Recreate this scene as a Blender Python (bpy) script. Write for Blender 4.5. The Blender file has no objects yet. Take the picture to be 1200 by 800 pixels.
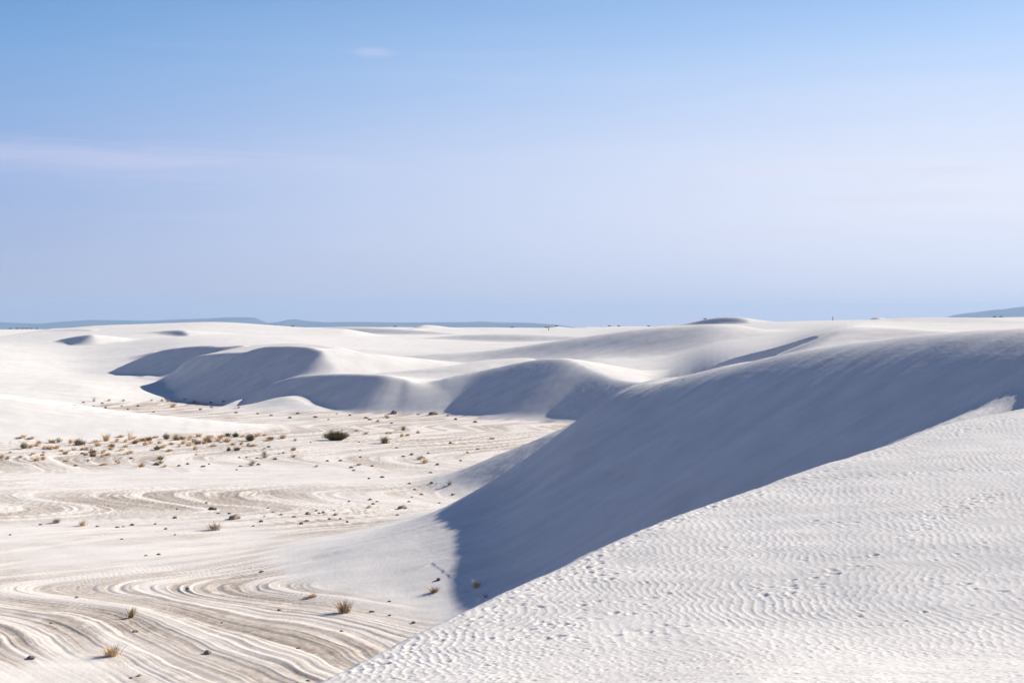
import bpy, math, random
import numpy as np
from mathutils import Vector

random.seed(7)
R_ = math.radians
sc = bpy.context.scene
C = sc.collection

# ------------------------------------------------------------------ camera
F = 50 / 36 * 1200.0      # focal length in photo pixels
H = 12.0                  # eye height above the gypsum flat
Y0 = 385.0                # horizon row in the photo
cam_d = bpy.data.cameras.new('camera')
cam_d.lens = 50; cam_d.sensor_width = 36
cam_d.shift_y = -(400 - Y0) / 1200.0
cam_d.clip_start = 0.5; cam_d.clip_end = 90000
cam = bpy.data.objects.new('camera', cam_d); C.objects.link(cam)
cam.location = (0, 0, H); cam.rotation_euler = (R_(90), 0, 0)
sc.camera = cam

# ------------------------------------------------------------------ light
SUN_EL, SUN_AZ = R_(28), R_(59)      # azimuth clockwise from +Y
sun_dir = Vector((math.cos(SUN_EL) * math.sin(SUN_AZ), math.cos(SUN_EL) * math.cos(SUN_AZ), math.sin(SUN_EL)))
sd = bpy.data.lights.new('sun', 'SUN'); sd.energy = 5.0; sd.angle = R_(0.55); sd.color = (1.0, 0.905, 0.775)
sun = bpy.data.objects.new('sun', sd); C.objects.link(sun)
sun.rotation_euler = sun_dir.to_track_quat('Z', 'Y').to_euler()

def N(nt, t, **kw):
    n = nt.nodes.new(t)
    for k, v in kw.items():
        if k in n.inputs: n.inputs[k].default_value = v
        else: setattr(n, k, v)
    return n

w = bpy.data.worlds.new('World'); sc.world = w; w.use_nodes = True
nt = w.node_tree; nt.nodes.clear(); lk = nt.links.new
out = N(nt, 'ShaderNodeOutputWorld'); bg = N(nt, 'ShaderNodeBackground', Strength=0.05)
sky = N(nt, 'ShaderNodeTexSky', sky_type='NISHITA', sun_disc=False, sun_elevation=SUN_EL, sun_rotation=SUN_AZ,
        altitude=1200, air_density=1.0, dust_density=0.6, ozone_density=1.6)
geo = N(nt, 'ShaderNodeTexCoord'); sep = N(nt, 'ShaderNodeSeparateXYZ'); lk(geo.outputs['Generated'], sep.inputs[0])
# thin high veil: pale lavender cirrostratus, stretched level
mp = N(nt, 'ShaderNodeMapping'); mp.inputs['Scale'].default_value = (1.2, 1.2, 14.0)
lk(geo.outputs['Generated'], mp.inputs[0])
nz = N(nt, 'ShaderNodeTexNoise', Scale=1.7, Detail=5.0, Roughness=0.5); lk(mp.outputs[0], nz.inputs['Vector'])
rz = N(nt, 'ShaderNodeMapRange'); rz.inputs[1].default_value = 0.3; rz.inputs[2].default_value = 0.8
rz.inputs[3].default_value = 0.9; rz.inputs[4].default_value = 1.06; lk(nz.outputs[0], rz.inputs[0])
ramp = N(nt, 'ShaderNodeValToRGB')       # veil cover by elevation
cr = ramp.color_ramp; cr.interpolation = 'B_SPLINE'
cr.elements[0].position = 0.0; cr.elements[0].color = (0.42,) * 3 + (1,)
cr.elements[1].position = 1.0; cr.elements[1].color = (0.06,) * 3 + (1,)
for p, v in ((0.02, 0.42), (0.06, 0.60), (0.11, 0.63), (0.17, 0.40), (0.24, .20), (0.35, 0.06)):
    e = cr.elements.new(p); e.color = (v, v, v, 1)
lk(sep.outputs['Z'], ramp.inputs[0])
dt = N(nt, 'ShaderNodeVectorMath', operation='DOT_PRODUCT'); lk(geo.outputs['Generated'], dt.inputs[0]); dt.inputs[1].default_value = sun_dir
fw = N(nt, 'ShaderNodeMapRange', interpolation_type='SMOOTHSTEP'); fw.inputs[1].default_value = 0.0; fw.inputs[2].default_value = 0.92
fw.inputs[3].default_value = 0.2; fw.inputs[4].default_value = 1.5; lk(dt.outputs['Value'], fw.inputs[0])
mu0 = N(nt, 'ShaderNodeMath', operation='MULTIPLY'); lk(ramp.outputs[0], mu0.inputs[0]); lk(fw.outputs[0], mu0.inputs[1])
mul = N(nt, 'ShaderNodeMath', operation='MULTIPLY', use_clamp=True); lk(mu0.outputs[0], mul.inputs[0]); lk(rz.outputs[0], mul.inputs[1])
mix = N(nt, 'ShaderNodeMix', data_type='RGBA')
tint = N(nt, 'ShaderNodeMix', data_type='RGBA', blend_type='MULTIPLY'); tint.inputs[0].default_value = 1.0
dk = N(nt, 'ShaderNodeValToRGB'); dr = dk.color_ramp; dr.interpolation = 'B_SPLINE'      # deeper, clearer blue overhead
dr.elements[0].position = 0.0; dr.elements[0].color = (.35, .285, .49, 1); dr.elements[1].position = 0.9; dr.elements[1].color = (.065, .16, .33, 1)
for p, v in ((.12, (.23, .31, .54)), (.21, (.08, .45, .67)), (.42, (.12, .24, .44))):
    e = dr.elements.new(p); e.color = v + (1,)
dbl = N(nt, 'ShaderNodeVectorMath', operation='SCALE'); dbl.inputs['Scale'].default_value = 2.0; lk(dk.outputs[0], dbl.inputs[0])
lk(sep.outputs['Z'], dk.inputs[0]); lk(sky.outputs[0], tint.inputs[6]); lk(dbl.outputs[0], tint.inputs[7])
lk(mul.outputs[0], mix.inputs[0]); lk(tint.outputs[2], mix.inputs[6]); mix.inputs[7].default_value = (9.3, 9.15, 9.3, 1)
# streaks of cirrus
mp2 = N(nt, 'ShaderNodeMapping'); mp2.inputs['Scale'].default_value = (2.2, 2.2, 60.0); mp2.inputs['Location'].default_value = (0.35, 0.1, 0.7)
lk(geo.outputs['Generated'], mp2.inputs[0])
nz2 = N(nt, 'ShaderNodeTexNoise', Scale=1.6, Detail=6.0, Roughness=0.55); lk(mp2.outputs[0], nz2.inputs['Vector'])
rz2 = N(nt, 'ShaderNodeMapRange', interpolation_type='SMOOTHSTEP'); rz2.inputs[1].default_value = 0.56; rz2.inputs[2].default_value = 0.82
rz2.inputs[3].default_value = 0.0; rz2.inputs[4].default_value = 0.05; lk(nz2.outputs[0], rz2.inputs[0])
mp3 = N(nt, 'ShaderNodeMapping'); mp3.inputs['Scale'].default_value = (9, 9, 160); mp3.inputs['Rotation'].default_value = (0, R_(1.5), 0); lk(geo.outputs['Generated'], mp3.inputs[0])
nz3 = N(nt, 'ShaderNodeTexNoise', Scale=1.4, Detail=7.0, Roughness=0.65); lk(mp3.outputs[0], nz3.inputs['Vector'])
mix2 = N(nt, 'ShaderNodeMix', data_type='RGBA'); lk(rz2.outputs[0], mix2.inputs[0]); lk(mix.outputs[2], mix2.inputs[6])
mix2.inputs[7].default_value = (8.8, 8.2, 10.0, 1)
prev = mix2
for (wx, wy, sx, sy, amt) in ((70, 182, .13, .0075, .22), (20, 188, .2, .012, .12), (437, 61, .012, .0030, .25), (930, 199, .06, .003, .35), (1110, 200, .025, .003, .35), (905, 270, .05, .004, .25), (1080, 232, .09, .004, .25)):
    dd = Vector(((wx - 600) / F, 1, (Y0 - wy) / F)).normalized()
    sb_ = N(nt, 'ShaderNodeVectorMath', operation='SUBTRACT'); lk(geo.outputs['Generated'], sb_.inputs[0]); sb_.inputs[1].default_value = dd
    sc_ = N(nt, 'ShaderNodeVectorMath', operation='MULTIPLY'); lk(sb_.outputs[0], sc_.inputs[0]); sc_.inputs[1].default_value = (1 / sx, .5 / sx, 1 / sy)
    ln_ = N(nt, 'ShaderNodeVectorMath', operation='LENGTH'); lk(sc_.outputs[0], ln_.inputs[0])
    ns_ = N(nt, 'ShaderNodeMath', operation='MULTIPLY_ADD'); lk(nz3.outputs[0], ns_.inputs[0]); ns_.inputs[1].default_value = -2.6; lk(ln_.outputs['Value'], ns_.inputs[2])
    mr_ = N(nt, 'ShaderNodeMapRange', interpolation_type='SMOOTHSTEP'); mr_.inputs[1].default_value = .35; mr_.inputs[2].default_value = -1.1; mr_.inputs[3].default_value = 0; mr_.inputs[4].default_value = amt
    lk(ns_.outputs[0], mr_.inputs[0])
    m_ = N(nt, 'ShaderNodeMix', data_type='RGBA'); lk(mr_.outputs[0], m_.inputs[0]); lk(prev.outputs[2], m_.inputs[6]); m_.inputs[7].default_value = (7.6, 7.0, 8.6, 1); prev = m_
lk(prev.outputs[2], bg.inputs[0]); lk(bg.outputs[0], out.inputs[0])

sc.view_settings.view_transform = 'Standard'; sc.view_settings.look = 'None'
sc.view_settings.exposure = 1.1; sc.view_settings.gamma = 1.0

# ------------------------------------------------------------------ noise
def vnoise(x, y, seed=0):
    """gradient noise, about -1..1"""
    xi = np.floor(x).astype(np.int64); yi = np.floor(y).astype(np.int64)
    xf = (x - xi).astype(np.float32); yf = (y - yi).astype(np.float32)
    u = xf * xf * xf * (xf * (xf * 6 - 15) + 10); v = yf * yf * yf * (yf * (yf * 6 - 15) + 10)
    rs = np.random.RandomState(seed + 11); perm = rs.permutation(512); perm = np.concatenate([perm, perm])
    ang = rs.rand(512) * 2 * np.pi; ga = np.cos(ang).astype(np.float32); gb = np.sin(ang).astype(np.float32)
    def g(ix, iy, dx, dy):
        h = perm[perm[ix & 511] + (iy & 511)]
        return ga[h] * dx + gb[h] * dy
    a = g(xi, yi, xf, yf); b = g(xi + 1, yi, xf - 1, yf); c = g(xi, yi + 1, xf, yf - 1); d = g(xi + 1, yi + 1, xf - 1, yf - 1)
    return (a + (b - a) * u + ((c + (d - c) * u) - (a + (b - a) * u)) * v) * 1.5

def fbm(x, y, octv=4, seed=0, gain=0.5):
    s = 0; a = 1.0; t = 0
    for o in range(octv):
        s = s + a * vnoise(x * 2 ** o + o * 17.3, y * 2 ** o + o * 5.7, seed + o); t += a; a *= gain
    return s / t

def sm(a, b, x):
    t = np.clip((x - a) / (b - a), 0, 1); return t * t * (3 - 2 * t)

# ------------------------------------------------------------------ terrain sheet: a fan grid, t = x / y
px_in = np.arange(-50, 1251, 1.45)
t_in = (px_in - 600) / F
side = np.array([0.003, 0.01, 0.022, 0.045, 0.08, 0.13, 0.2, 0.3, 0.45, 0.7, 1.1, 1.8, 3.0])
T = np.concatenate([t_in[0] - side[::-1], t_in, t_in[-1] + side])
def logr(a, b, r):
    n = max(2, int(round(math.log(b / a) / r))); return np.exp(np.linspace(math.log(a), math.log(b), n, endpoint=False))
Yr = np.concatenate([logr(2, 14.5, .08), logr(14.5, 43, .0023), logr(43, 86, .0023), logr(86, 165, .0046), logr(165, 290, .0027),
                     logr(290, 560, .004), logr(560, 3000, .02), logr(3000, 60000, .12), [60000]])
YY = np.repeat(Yr[:, None], len(T), 1); XX = YY * T[None, :]; PX = 600 + F * T
nr, ncl = XX.shape
print('grid', nr, ncl, nr * ncl)

def P(px, py, d):
    return ((px - 600) / F * d, d, H - (py - Y0) / F * d)

def smooth_poly(P3, sub=3):
    P3 = np.array(P3, float)
    if len(P3) < 3: return P3
    Q = np.vstack([2 * P3[0] - P3[1], P3, 2 * P3[-1] - P3[-2]]); o = []
    for i in range(1, len(Q) - 2):
        for k in range(sub):
            t = k / sub
            o.append(0.5 * (2 * Q[i] + (Q[i + 1] - Q[i - 1]) * t + (2 * Q[i - 1] - 5 * Q[i] + 4 * Q[i + 1] - Q[i + 2]) * t * t
                     + (3 * Q[i] - Q[i - 1] - 3 * Q[i + 1] + Q[i + 2]) * t ** 3))
    o.append(Q[-2]); return np.array(o)

def smax(a, b, r):
    q = np.maximum(r * 2 - np.abs(a - b), 0) / (r * 2)
    return np.maximum(a, b) + q * q * r * .5

def ridge(X, Y, pts, kl, ks, ke=0.5, r=0.4, kb=None):
    kb = ke if kb is None else kb      # end slope behind the brink
    """sand pile envelope of a brink line. lee = the right-hand side of the line as listed"""
    p = smooth_poly(pts, 4 if len(pts) > 3 else 2)
    dmin = np.full(X.shape, 1e12); kk = np.zeros(X.shape); wl = np.zeros(X.shape); Db = np.zeros(X.shape)
    segs = []
    for i in range(len(p) - 1):
        ax, ay, az = p[i]; bx, by, bz = p[i + 1]
        L = math.hypot(bx - ax, by - ay)
        if L < 1e-6: continue
        ux, uy = (bx - ax) / L, (by - ay) / L
        t0 = (X - ax) * ux + (Y - ay) * uy; D = (X - ax) * uy - (Y - ay) * ux      # >0 right side
        tc = np.clip(t0, 0, L); dd = np.hypot(D, t0 - tc)
        s = D / np.maximum(dd, 1e-6)
        k = np.sqrt((np.where(s > 0, kl, ks) * s) ** 2 + np.where(s > 0, ke, ke + (kb - ke) * np.minimum(-s * 3, 1)) ** 2 * (1 - s * s))
        inner = (t0 >= 0) & (t0 <= L)
        if i > 0: inner |= t0 < 0
        if i < len(p) - 2: inner |= t0 > L
        k = np.where(inner, np.where(D > 0, kl, ks), k)
        m = (dd < dmin - 1e-7) | ((dd < dmin + 1e-7) & (np.abs(D) > Db)); Db = np.where(m, np.abs(D), Db); dmin = np.where(m, dd, dmin); kk = np.where(m, k, kk); wl = np.where(m, np.where(inner, D > 0, sm(0, .6, s)), wl)
        segs.append((t0, D, L, az, (bz - az) / L))
    best = np.full(X.shape, -1e9); hs = np.zeros(X.shape); ws = np.zeros(X.shape)
    rnd_ = (lambda q: (q ** 5 + r ** 5) ** .2 - r) if r > 4.5 else (lambda q: (q ** 3 + r ** 3) ** (1 / 3) - r) if r > 3.5 else (lambda q: np.sqrt(q * q + r * r) - r)
    e2 = (0.15 * r + .05) ** 2
    for t0, D, L, az, g in segs:
        ge = np.clip(g, -.93 * kk, .93 * kk)
        t = np.clip(t0 + np.abs(D) * ge / np.sqrt(kk * kk - ge * ge), 0, L)
        best = np.maximum(best, az + g * t - kk * rnd_(np.hypot(D, t - t0)))
        tc = np.clip(t0, 0, L); q = L * ((dmin * dmin + e2) / (D * D + (t0 - tc) ** 2 + e2)) ** (6 if kl > .15 else 16)
        hs += q * (az + g * tc); ws += q
    avg = hs / ws - kk * rnd_(dmin)
    return avg if kl < .15 or r > 3 else avg + (best - avg) * wl

# regional surface by thin plate spline in (px, ln d)
reg = []
for px in (-700, -300, 0, 300, 600, 900, 1300, 1800):
    for d in (12, 30, 60, 95, 140): reg.append((px, d, -2.0))
for px, d, z in ((0, 185, -1.5), (200, 195, -1.5), (400, 200, -1.5), (600, 185, -1.5), (700, 170, -1.5), (600, 205, -1.0), (480, 212, -1),
                 (300, 225, -1.0), (170, 225, -.5), (80, 218, -.3), (-100, 205, .2), (-400, 205, .5)): reg.append((px, d, z))
def rp(px, py, d): reg.append((px, d, H - (py - Y0) / F * d))
for a in ((0, 455, 232), (0, 440, 265), (-250, 440, 265), (100, 452, 240), (180, 457, 246), (240, 440, 262), (0, 415, 320), (-250, 415, 320), (100, 436, 290), (180, 428, 290), (100, 412, 340), (0, 399, 410), (100, 402, 380), (-250, 399, 410),
          (200, 398, 350), (0, 390, 700), (250, 396, 350), (330, 398, 340), (330, 420, 285), (400, 412, 305), (430, 402, 345), (400, 393, 440),
          (500, 397, 400), (500, 388, 700), (620, 400, 390), (620, 388, 700), (700, 440, 216), (760, 436, 206), (750, 418, 245), (740, 402, 300), (760, 390, 380),
          (860, 418, 225), (850, 402, 270), (850, 384, 390), (950, 378, 420), (900, 394, 270), (1050, 375, 400), (1180, 372.5, 380), (1300, 371, 380),
          (700, 384, 700), (-300, 390, 700),
          (0, 387, 1400), (300, 384, 1400), (600, 384, 1400), (900, 386, 1200), (1200, 386, 1200), (-400, 388, 1400), (1500, 386, 1200), (1500, 380, 500), (1500, 388, 230)): rp(*a)
BRK = [(820, 437, 142), (842, 428, 138), (867, 418, 132), (917, 404.5, 124), (960, 388, 118), (997, 379.5, 112), (1035, 383, 100), (1060, 386, 88)]

reg += [(740, 120, 1.5), (690, 150, -.5), (900, 120, 4), (1300, 110, 6)]
reg.append((1200, 90, 7)); reg.append((1500, 80, 8)); 
reg = np.array(reg); A0 = np.stack([reg[:, 0] / 260.0, np.log(reg[:, 1]) * 3.2], 1)
def U(r2): return r2 * np.log(np.maximum(r2, 1e-9))
nn = len(reg); r2 = ((A0[:, None] - A0[None]) ** 2).sum(-1)
M = np.zeros((nn + 3, nn + 3)); M[:nn, :nn] = U(r2) + np.eye(nn) * 0.02
M[:nn, nn] = 1; M[:nn, nn + 1:] = A0; M[nn, :nn] = 1; M[nn + 1:, :nn] = A0.T
wt = np.linalg.solve(M, np.concatenate([reg[:, 2], [0, 0, 0]]))
# evaluate coarse, then interpolate (it is smooth)
ci = np.unique(np.concatenate([np.arange(0, nr, 6), [nr - 1]])); cj = np.unique(np.concatenate([np.arange(0, ncl, 6), [ncl - 1]]))
pu = np.clip(PX[cj], -700, 1900) / 260.0; pv = np.log(np.clip(Yr[ci], 12, 1400)) * 3.2
Zc = np.full((len(ci), len(cj)), wt[nn]) + wt[nn + 1] * pu[None] + wt[nn + 2] * pv[:, None]
for k in range(nn): Zc += wt[k] * U((pu[None] - A0[k, 0]) ** 2 + (pv[:, None] - A0[k, 1]) ** 2)
tmp = np.stack([np.interp(np.arange(nr), ci, Zc[:, j]) for j in range(len(cj))], 1)
REG = np.stack([np.interp(np.arange(ncl), cj, tmp[i]) for i in range(nr)], 0)
far = sm(1400, 5000, YY); REG = REG * (1 - far) + 2.0 * far
# gentle natural rolls on the far field
REG += (fbm(XX / 120, YY / 70, 3, 3) * 2.4) * sm(420, 800, YY) * (1 - sm(2500, 4000, YY))
REG += fbm(XX / 30, YY / 18, 3, 5) * 0.28 * sm(225, 300, YY) * (1 - sm(500, 800, YY))
# the broad bright slope on the right: table of the row each distance shows at
tp = [700, 740, 800, 835, 867, 917, 960, 997, 1050, 1100, 1200, 1900]; td = [100, 125, 160, 190, 220, 260, 300, 350, 400, 460, 700, 1400]
tb = np.array([[560, 530, 498, 474, 453, 432, 412, 397, 388, 385, 384, 384], [530, 490, 470, 456, 441, 422, 405, 392, 386, 383, 383, 385],
               [490, 464, 449, 437, 425, 411, 399, 390.5, 385.5, 381.5, 383, 385], [445, 430, 423, 416, 409, 401, 393, 387, 383.5, 380, 384, 386],
               [430, 418, 412, 407, 403, 397, 390, 384.5, 382, 379, 384, 386], [415, 404.5, 401, 399, 396, 391, 386, 381, 377.5, 376.5, 384, 386],
               [400, 388, 387, 387, 386, 384, 381, 378, 376, 375.5, 384, 386], [392, 379.5, 379.3, 379.3, 379, 378.5, 377.5, 376.3, 375, 374.8, 384, 386],
               [396, 388, 387, 386, 384, 381, 378.5, 376, 374, 374, 384, 386], [398, 393, 391, 388, 386, 382, 379, 375.5, 373, 373, 384, 386],
               [400, 395, 393, 390, 387, 383, 379, 375, 372, 371, 384, 386], [400, 395, 393, 390, 387, 383, 379, 375, 372, 371, 384, 386]], float)
zt = H - (tb - Y0) / F * np.array(td)[None]
lc = np.log(np.clip(Yr[ci], 100, 1400)); pcx = np.clip(PX[cj], 700, 1900)
t1 = np.stack([np.interp(lc, np.log(td), zt[k]) for k in range(len(tp))], 1)
t2 = np.stack([np.interp(pcx, tp, t1[i]) for i in range(len(lc))], 0)
for _ in range(5):
    q = t2.copy(); q[1:-1] = (t2[:-2] + 2 * t2[1:-1] + t2[2:]) / 4; t2 = q.copy(); t2[:, 1:-1] = (q[:, :-2] + 2 * q[:, 1:-1] + q[:, 2:]) / 4
tmp = np.stack([np.interp(np.arange(nr), ci, t2[:, j]) for j in range(len(cj))], 1)
TB = np.stack([np.interp(np.arange(ncl), cj, tmp[i]) for i in range(nr)], 0)
TB = TB * (1 - far) + 2.0 * far + fbm(XX / 30, YY / 18, 3, 5) * 0.15 * sm(200, 300, YY)
wr = sm(690, 800, PX)[None] * sm(95, 118, YY)
REG = REG * (1 - wr) + TB * wr
Z = smax(REG, 0.0, 0.4)
ID = np.where(YY > 225, 5, 0)   # 0 flat, 1 foreground, 2 large, 3 low dune, 4 middle dunes, 5 far

# ---- long thin slip face behind the big dune: the hollow is scooped out of the plateau in front of its brink
i0, i1 = np.searchsorted(Yr, [84, 150]); j0 = np.searchsorted(PX, 808)
lee_ = -ridge(XX[i0:i1, j0:], YY[i0:i1, j0:], [P(q[0], q[1], q[2])[:2] + (0,) for q in BRK], 1.0, .001, .001, .3)
hb = np.interp(PX[j0:], [q[0] for q in BRK], [P(*q)[2] for q in BRK]); fl = np.interp(PX[j0:], [800, 842, 880, 1400], [7.0, 7.7, 7.4, 7.4])
tg = np.maximum(hb[None] - .62 * np.maximum(lee_ - .2, 0), np.minimum(fl, hb)[None])
Z[i0:i1, j0:] = np.where(lee_ > .2, np.minimum(tg, Z[i0:i1, j0:]), Z[i0:i1, j0:])

def add(dune_id, pts, kl, ks, ke=.5, r=.4, y0=None, y1=None, px0=-1e9, px1=1e9, blend=.35, wob=0.0, cap=None, within=None, kb=None, toe=0.0):
    global Z
    p3 = [P(*q) for q in pts]
    ys = [q[1] for q in p3]
    y0 = y0 or min(ys) - 30; y1 = y1 or max(ys) + 60
    i0, i1 = np.searchsorted(Yr, [y0, y1]); j0, j1 = np.searchsorted(PX, [px0, px1])
    X, Yv = XX[i0:i1, j0:j1], YY[i0:i1, j0:j1]
    if wob:
        s = math.sqrt(ys[0] / 60)
        X = X + fbm(X / (9 * s), Yv / (9 * s), 3, 40 + dune_id) * wob; Yv = Yv + fbm(X / (9 * s) + 50, Yv / (9 * s), 3, 60 + dune_id) * wob
    h = ridge(X, Yv, p3, kl, ks, ke, r, kb)
    if within is not None: h = h + .7 * ridge(X, Yv, [(x_, y_, 0) for x_, y_, z_ in (P(*q) for q in within)], 1.0, .001, .35, .5)
    if cap is not None: h = h - sm(cap[0], cap[1], PX[None, j0:j1]) * cap[2]
    z = Z[i0:i1, j0:j1]
    ID[i0:i1, j0:j1] = np.where((h > z), dune_id, ID[i0:i1, j0:j1])
    Z[i0:i1, j0:j1] = smax(z, h, blend + toe * sm(5, .5, h) if toe else blend)      # toe: sand run out at the foot

SL = 0.62
# ---- far small dunes and soft grey-faced swells (lee towards the camera: listed left to right)
add(5, [(765, 382, 480), (800, 379, 470), (830, 373, 460), (850, 371, 453), (868, 372, 447), (878, 377, 442)], .62, .10, r=.6, blend=.2)
add(5, [(150, 391, 402), (180, 388, 400), (200, 386.5, 396), (214, 387, 391), (222, 392, 384)], .62, .07, r=.5, blend=.2)
add(5, [(40, 388.5, 440), (60, 385, 440), (80, 384, 440), (120, 381, 440), (180, 379, 440), (250, 377, 438), (300, 379.5, 436), (350, 383, 436), (400, 385, 436)], .085, .07, ke=.2, r=2, y0=300)
add(5, [(46, 389.5, 436), (60, 386.5, 430), (84, 385.3, 424), (108, 385.5, 418)], .6, .1, r=.8, blend=.2)
add(5, [(72, 397, 384), (90, 393.5, 378), (108, 391.5, 370)], .6, .1, r=.8, blend=.2)
add(5, [(330, 388.5, 545), (380, 383.5, 535), (440, 384, 522), (500, 387.5, 508), (540, 391.5, 495)], .50, .06, r=2)
add(5, [(450, 404, 412), (500, 396, 408), (560, 391.5, 400), (620, 391.5, 392), (660, 393, 388), (700, 395, 382)], .42, .05, ke=.2, r=4)
add(5, [(600, 391, 560), (640, 387.5, 560), (680, 387, 560), (730, 389, 555)], .22, .05, ke=.2, r=2)
add(5, [(484, 382, 812), (492, 378.5, 806), (500, 376.0, 799)], .62, .2, r=.3, blend=.2)
add(5, [(500, 376.4, 804), (512, 377.5, 806), (530, 381, 810)], .25, .2, r=.6, blend=.2)
for q in ((470, 484, 381.5, 760), (569, 586, 381.3, 780), (684, 698, 381.5, 800), (711, 725, 379.5, 900), (640, 662, 380, 1000), (462, 468, 380, 900), (760, 775, 379.5, 1100), (1022, 1030, 371.5, 520)):
    add(5, [(q[0], q[2] + 1.5, q[3] + 5), ((q[0] + q[1]) / 2, q[2] - .3, q[3]), (q[1], q[2] + 1, q[3] - 5)], .6, .15, r=.3, blend=.2)
# ---- back plateau right
add(5, [(940, 381, 330), (1000, 376, 330), (1060, 372.5, 330), (1130, 372, 320), (1180, 375, 300), (1230, 378, 290)], .10, .04, ke=.15, r=4)
# ---- long second crest behind the middle dune
add(4, [(330, 433, 300), (400, 428, 297), (483, 418, 294), (567, 411.5, 290), (633, 403, 286), (700, 393, 281), (770, 384, 276), (830, 380, 272)], .42, .05, ke=.25, r=6, blend=1.0, y1=420)
add(4, [(452, 441, 238), (500, 437, 240), (540, 427, 244), (580, 421, 247), (612, 419, 249)], .45, .12, ke=.25, r=1.2, blend=.6)
# ---- paired slip faces on the left
add(4, [(119, 442, 288), (140, 430, 285), (170, 417, 282), (192, 409.5, 279), (213, 406.5, 276), (240, 404.5, 271), (262, 405.5, 267), (285, 404, 263)], SL, .12, r=.25, blend=.15, y0=235, y1=390)
add(4, [(110, 425, 325), (150, 420, 318), (185, 411, 310)], .5, .1, r=1)
add(4, [(172, 441, 266), (195, 436.5, 267), (225, 426.5, 267), (262, 412.5, 265), (300, 404.5, 260), (350, 402, 252), (390, 406, 246)], .145, .22, ke=.35, r=1.0, blend=.3, y0=225, y1=340, within=[(160, 468, 266), (184, 461, 260), (190, 454, 258.5), (204, 445, 257), (225, 437.5, 254), (255, 426, 249), (283, 414.5, 245), (307, 406.5, 241), (335, 405, 236), (362, 406.5, 231), (400, 412, 222)])
add(4, [(184, 461, 260), (190, 454, 258.5), (204, 445, 257), (225, 437.5, 254), (255, 426, 249), (283, 414.5, 245), (307, 406.5, 241), (335, 405, 236), (362, 406.5, 231), (378, 411, 228)], SL, .10, ke=.6, r=.2, blend=.15, y0=215, y1=300, px1=560)
# ---- dune C
add(4, [(285, 472, 220), (305, 456, 221), (330, 445, 220), (355, 439.5, 218.5), (400, 437.5, 214.5), (435, 438.5, 210.5), (455, 440, 208.5), (475, 444, 207.5)], SL, .09, ke=.35, r=.3, blend=.3, y0=185, y1=300)
add(4, [(258, 480, 206), (300, 472, 209), (328, 465, 211), (345, 466, 210), (365, 476, 206)], .3, .45, ke=.25, r=1.0, blend=.6, y0=185)
# ---- dune D
add(4, [(430, 440, 224), (470, 435, 224), (520, 430, 225), (565, 424, 228), (615, 419, 232)], .36, .10, ke=.3, r=1.5, blend=.8, y0=190, y1=300)
add(4, [(402, 484, 204), (440, 470, 205.5), (470, 458.5, 207), (530, 441, 208.5), (570, 433, 208.5), (605, 425.5, 207), (632, 421, 204.5), (650, 419.7, 202), (668, 421.5, 199), (700, 435, 194), (728, 445, 188), (760, 448, 183), (800, 446, 178), (850, 437, 172)], .57, .12, ke=.45, r=1.4, blend=.5, y0=155, y1=300)

add(4, [(585, 488, 190), (620, 479, 191), (652, 474, 191), (682, 481, 188), (700, 490, 184)], .30, .30, ke=.3, r=.8, blend=.25, y0=165, y1=215)
# ---- low white dune far left on the flat
add(3, [(-500, 440, 168), (-150, 450, 168), (0, 464, 168), (60, 472, 168), (130, 482, 168), (220, 491, 169), (300, 498, 171), (345, 502, 172)], .20, .12, ke=.12, r=4, blend=.25, y0=120)
# ---- back of the big dune

MAIN = [(1500, 374, 51), (1350, 379, 56), (1200, 386, 62), (1120, 393, 67), (1050, 401, 71), (980, 411, 75), (900, 428, 79.5), (845, 441, 83), (822, 447, 83.7)][::-1]
add(2, [(872, 435, 83), (900, 427, 87), (935, 416, 92), (967, 404, 98), (1000, 384, 104), (1050, 385, 107), (1115, 388, 110), (1180, 388, 112), (1350, 388, 115)], .045, .40, ke=.40, r=1.0, blend=.4, y0=45, y1=140,
    within=MAIN)
# ---- the big shaded dune: main brink (right to left) then its nose
add(2, MAIN, .60, .05, ke=.95, r=4.6, toe=.5, blend=.7, y0=40, y1=150)
add(2, [(405, 649, 75), (445, 635, 76.5), (480, 620, 77.5), (520, 601, 78.3), (560, 581, 79), (640, 537, 81), (700, 501, 82), (760, 468, 83), (800, 451, 84), (850, 439, 84), (885, 431, 84)], .40, .45, ke=.5, r=3.1, blend=.7, y0=50, y1=120)
add(2, [(398, 657, 73.6), (430, 648, 74.3), (480, 632, 75.5), (545, 611, 76.5), (600, 590, 77)], .21, .25, ke=.26, r=2.0, blend=.8, y0=50, y1=95)
# crusted ground rising out of the gully between the big face and the near dune
add(2, [(1080, 508, 47.5), (1130, 488, 49), (1200, 465, 51), (1300, 434, 54), (1450, 400, 58)], .5, .5, ke=.6, r=.4, blend=.3, y0=38, y1=75)
# lit spur behind the nose
add(2, [(684, 497, 109), (700, 488, 111), (730, 474, 115), (770, 456, 120), (800, 446, 123)], .42, .45, ke=.5, r=.8, blend=.5, y0=80, y1=145)

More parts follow.
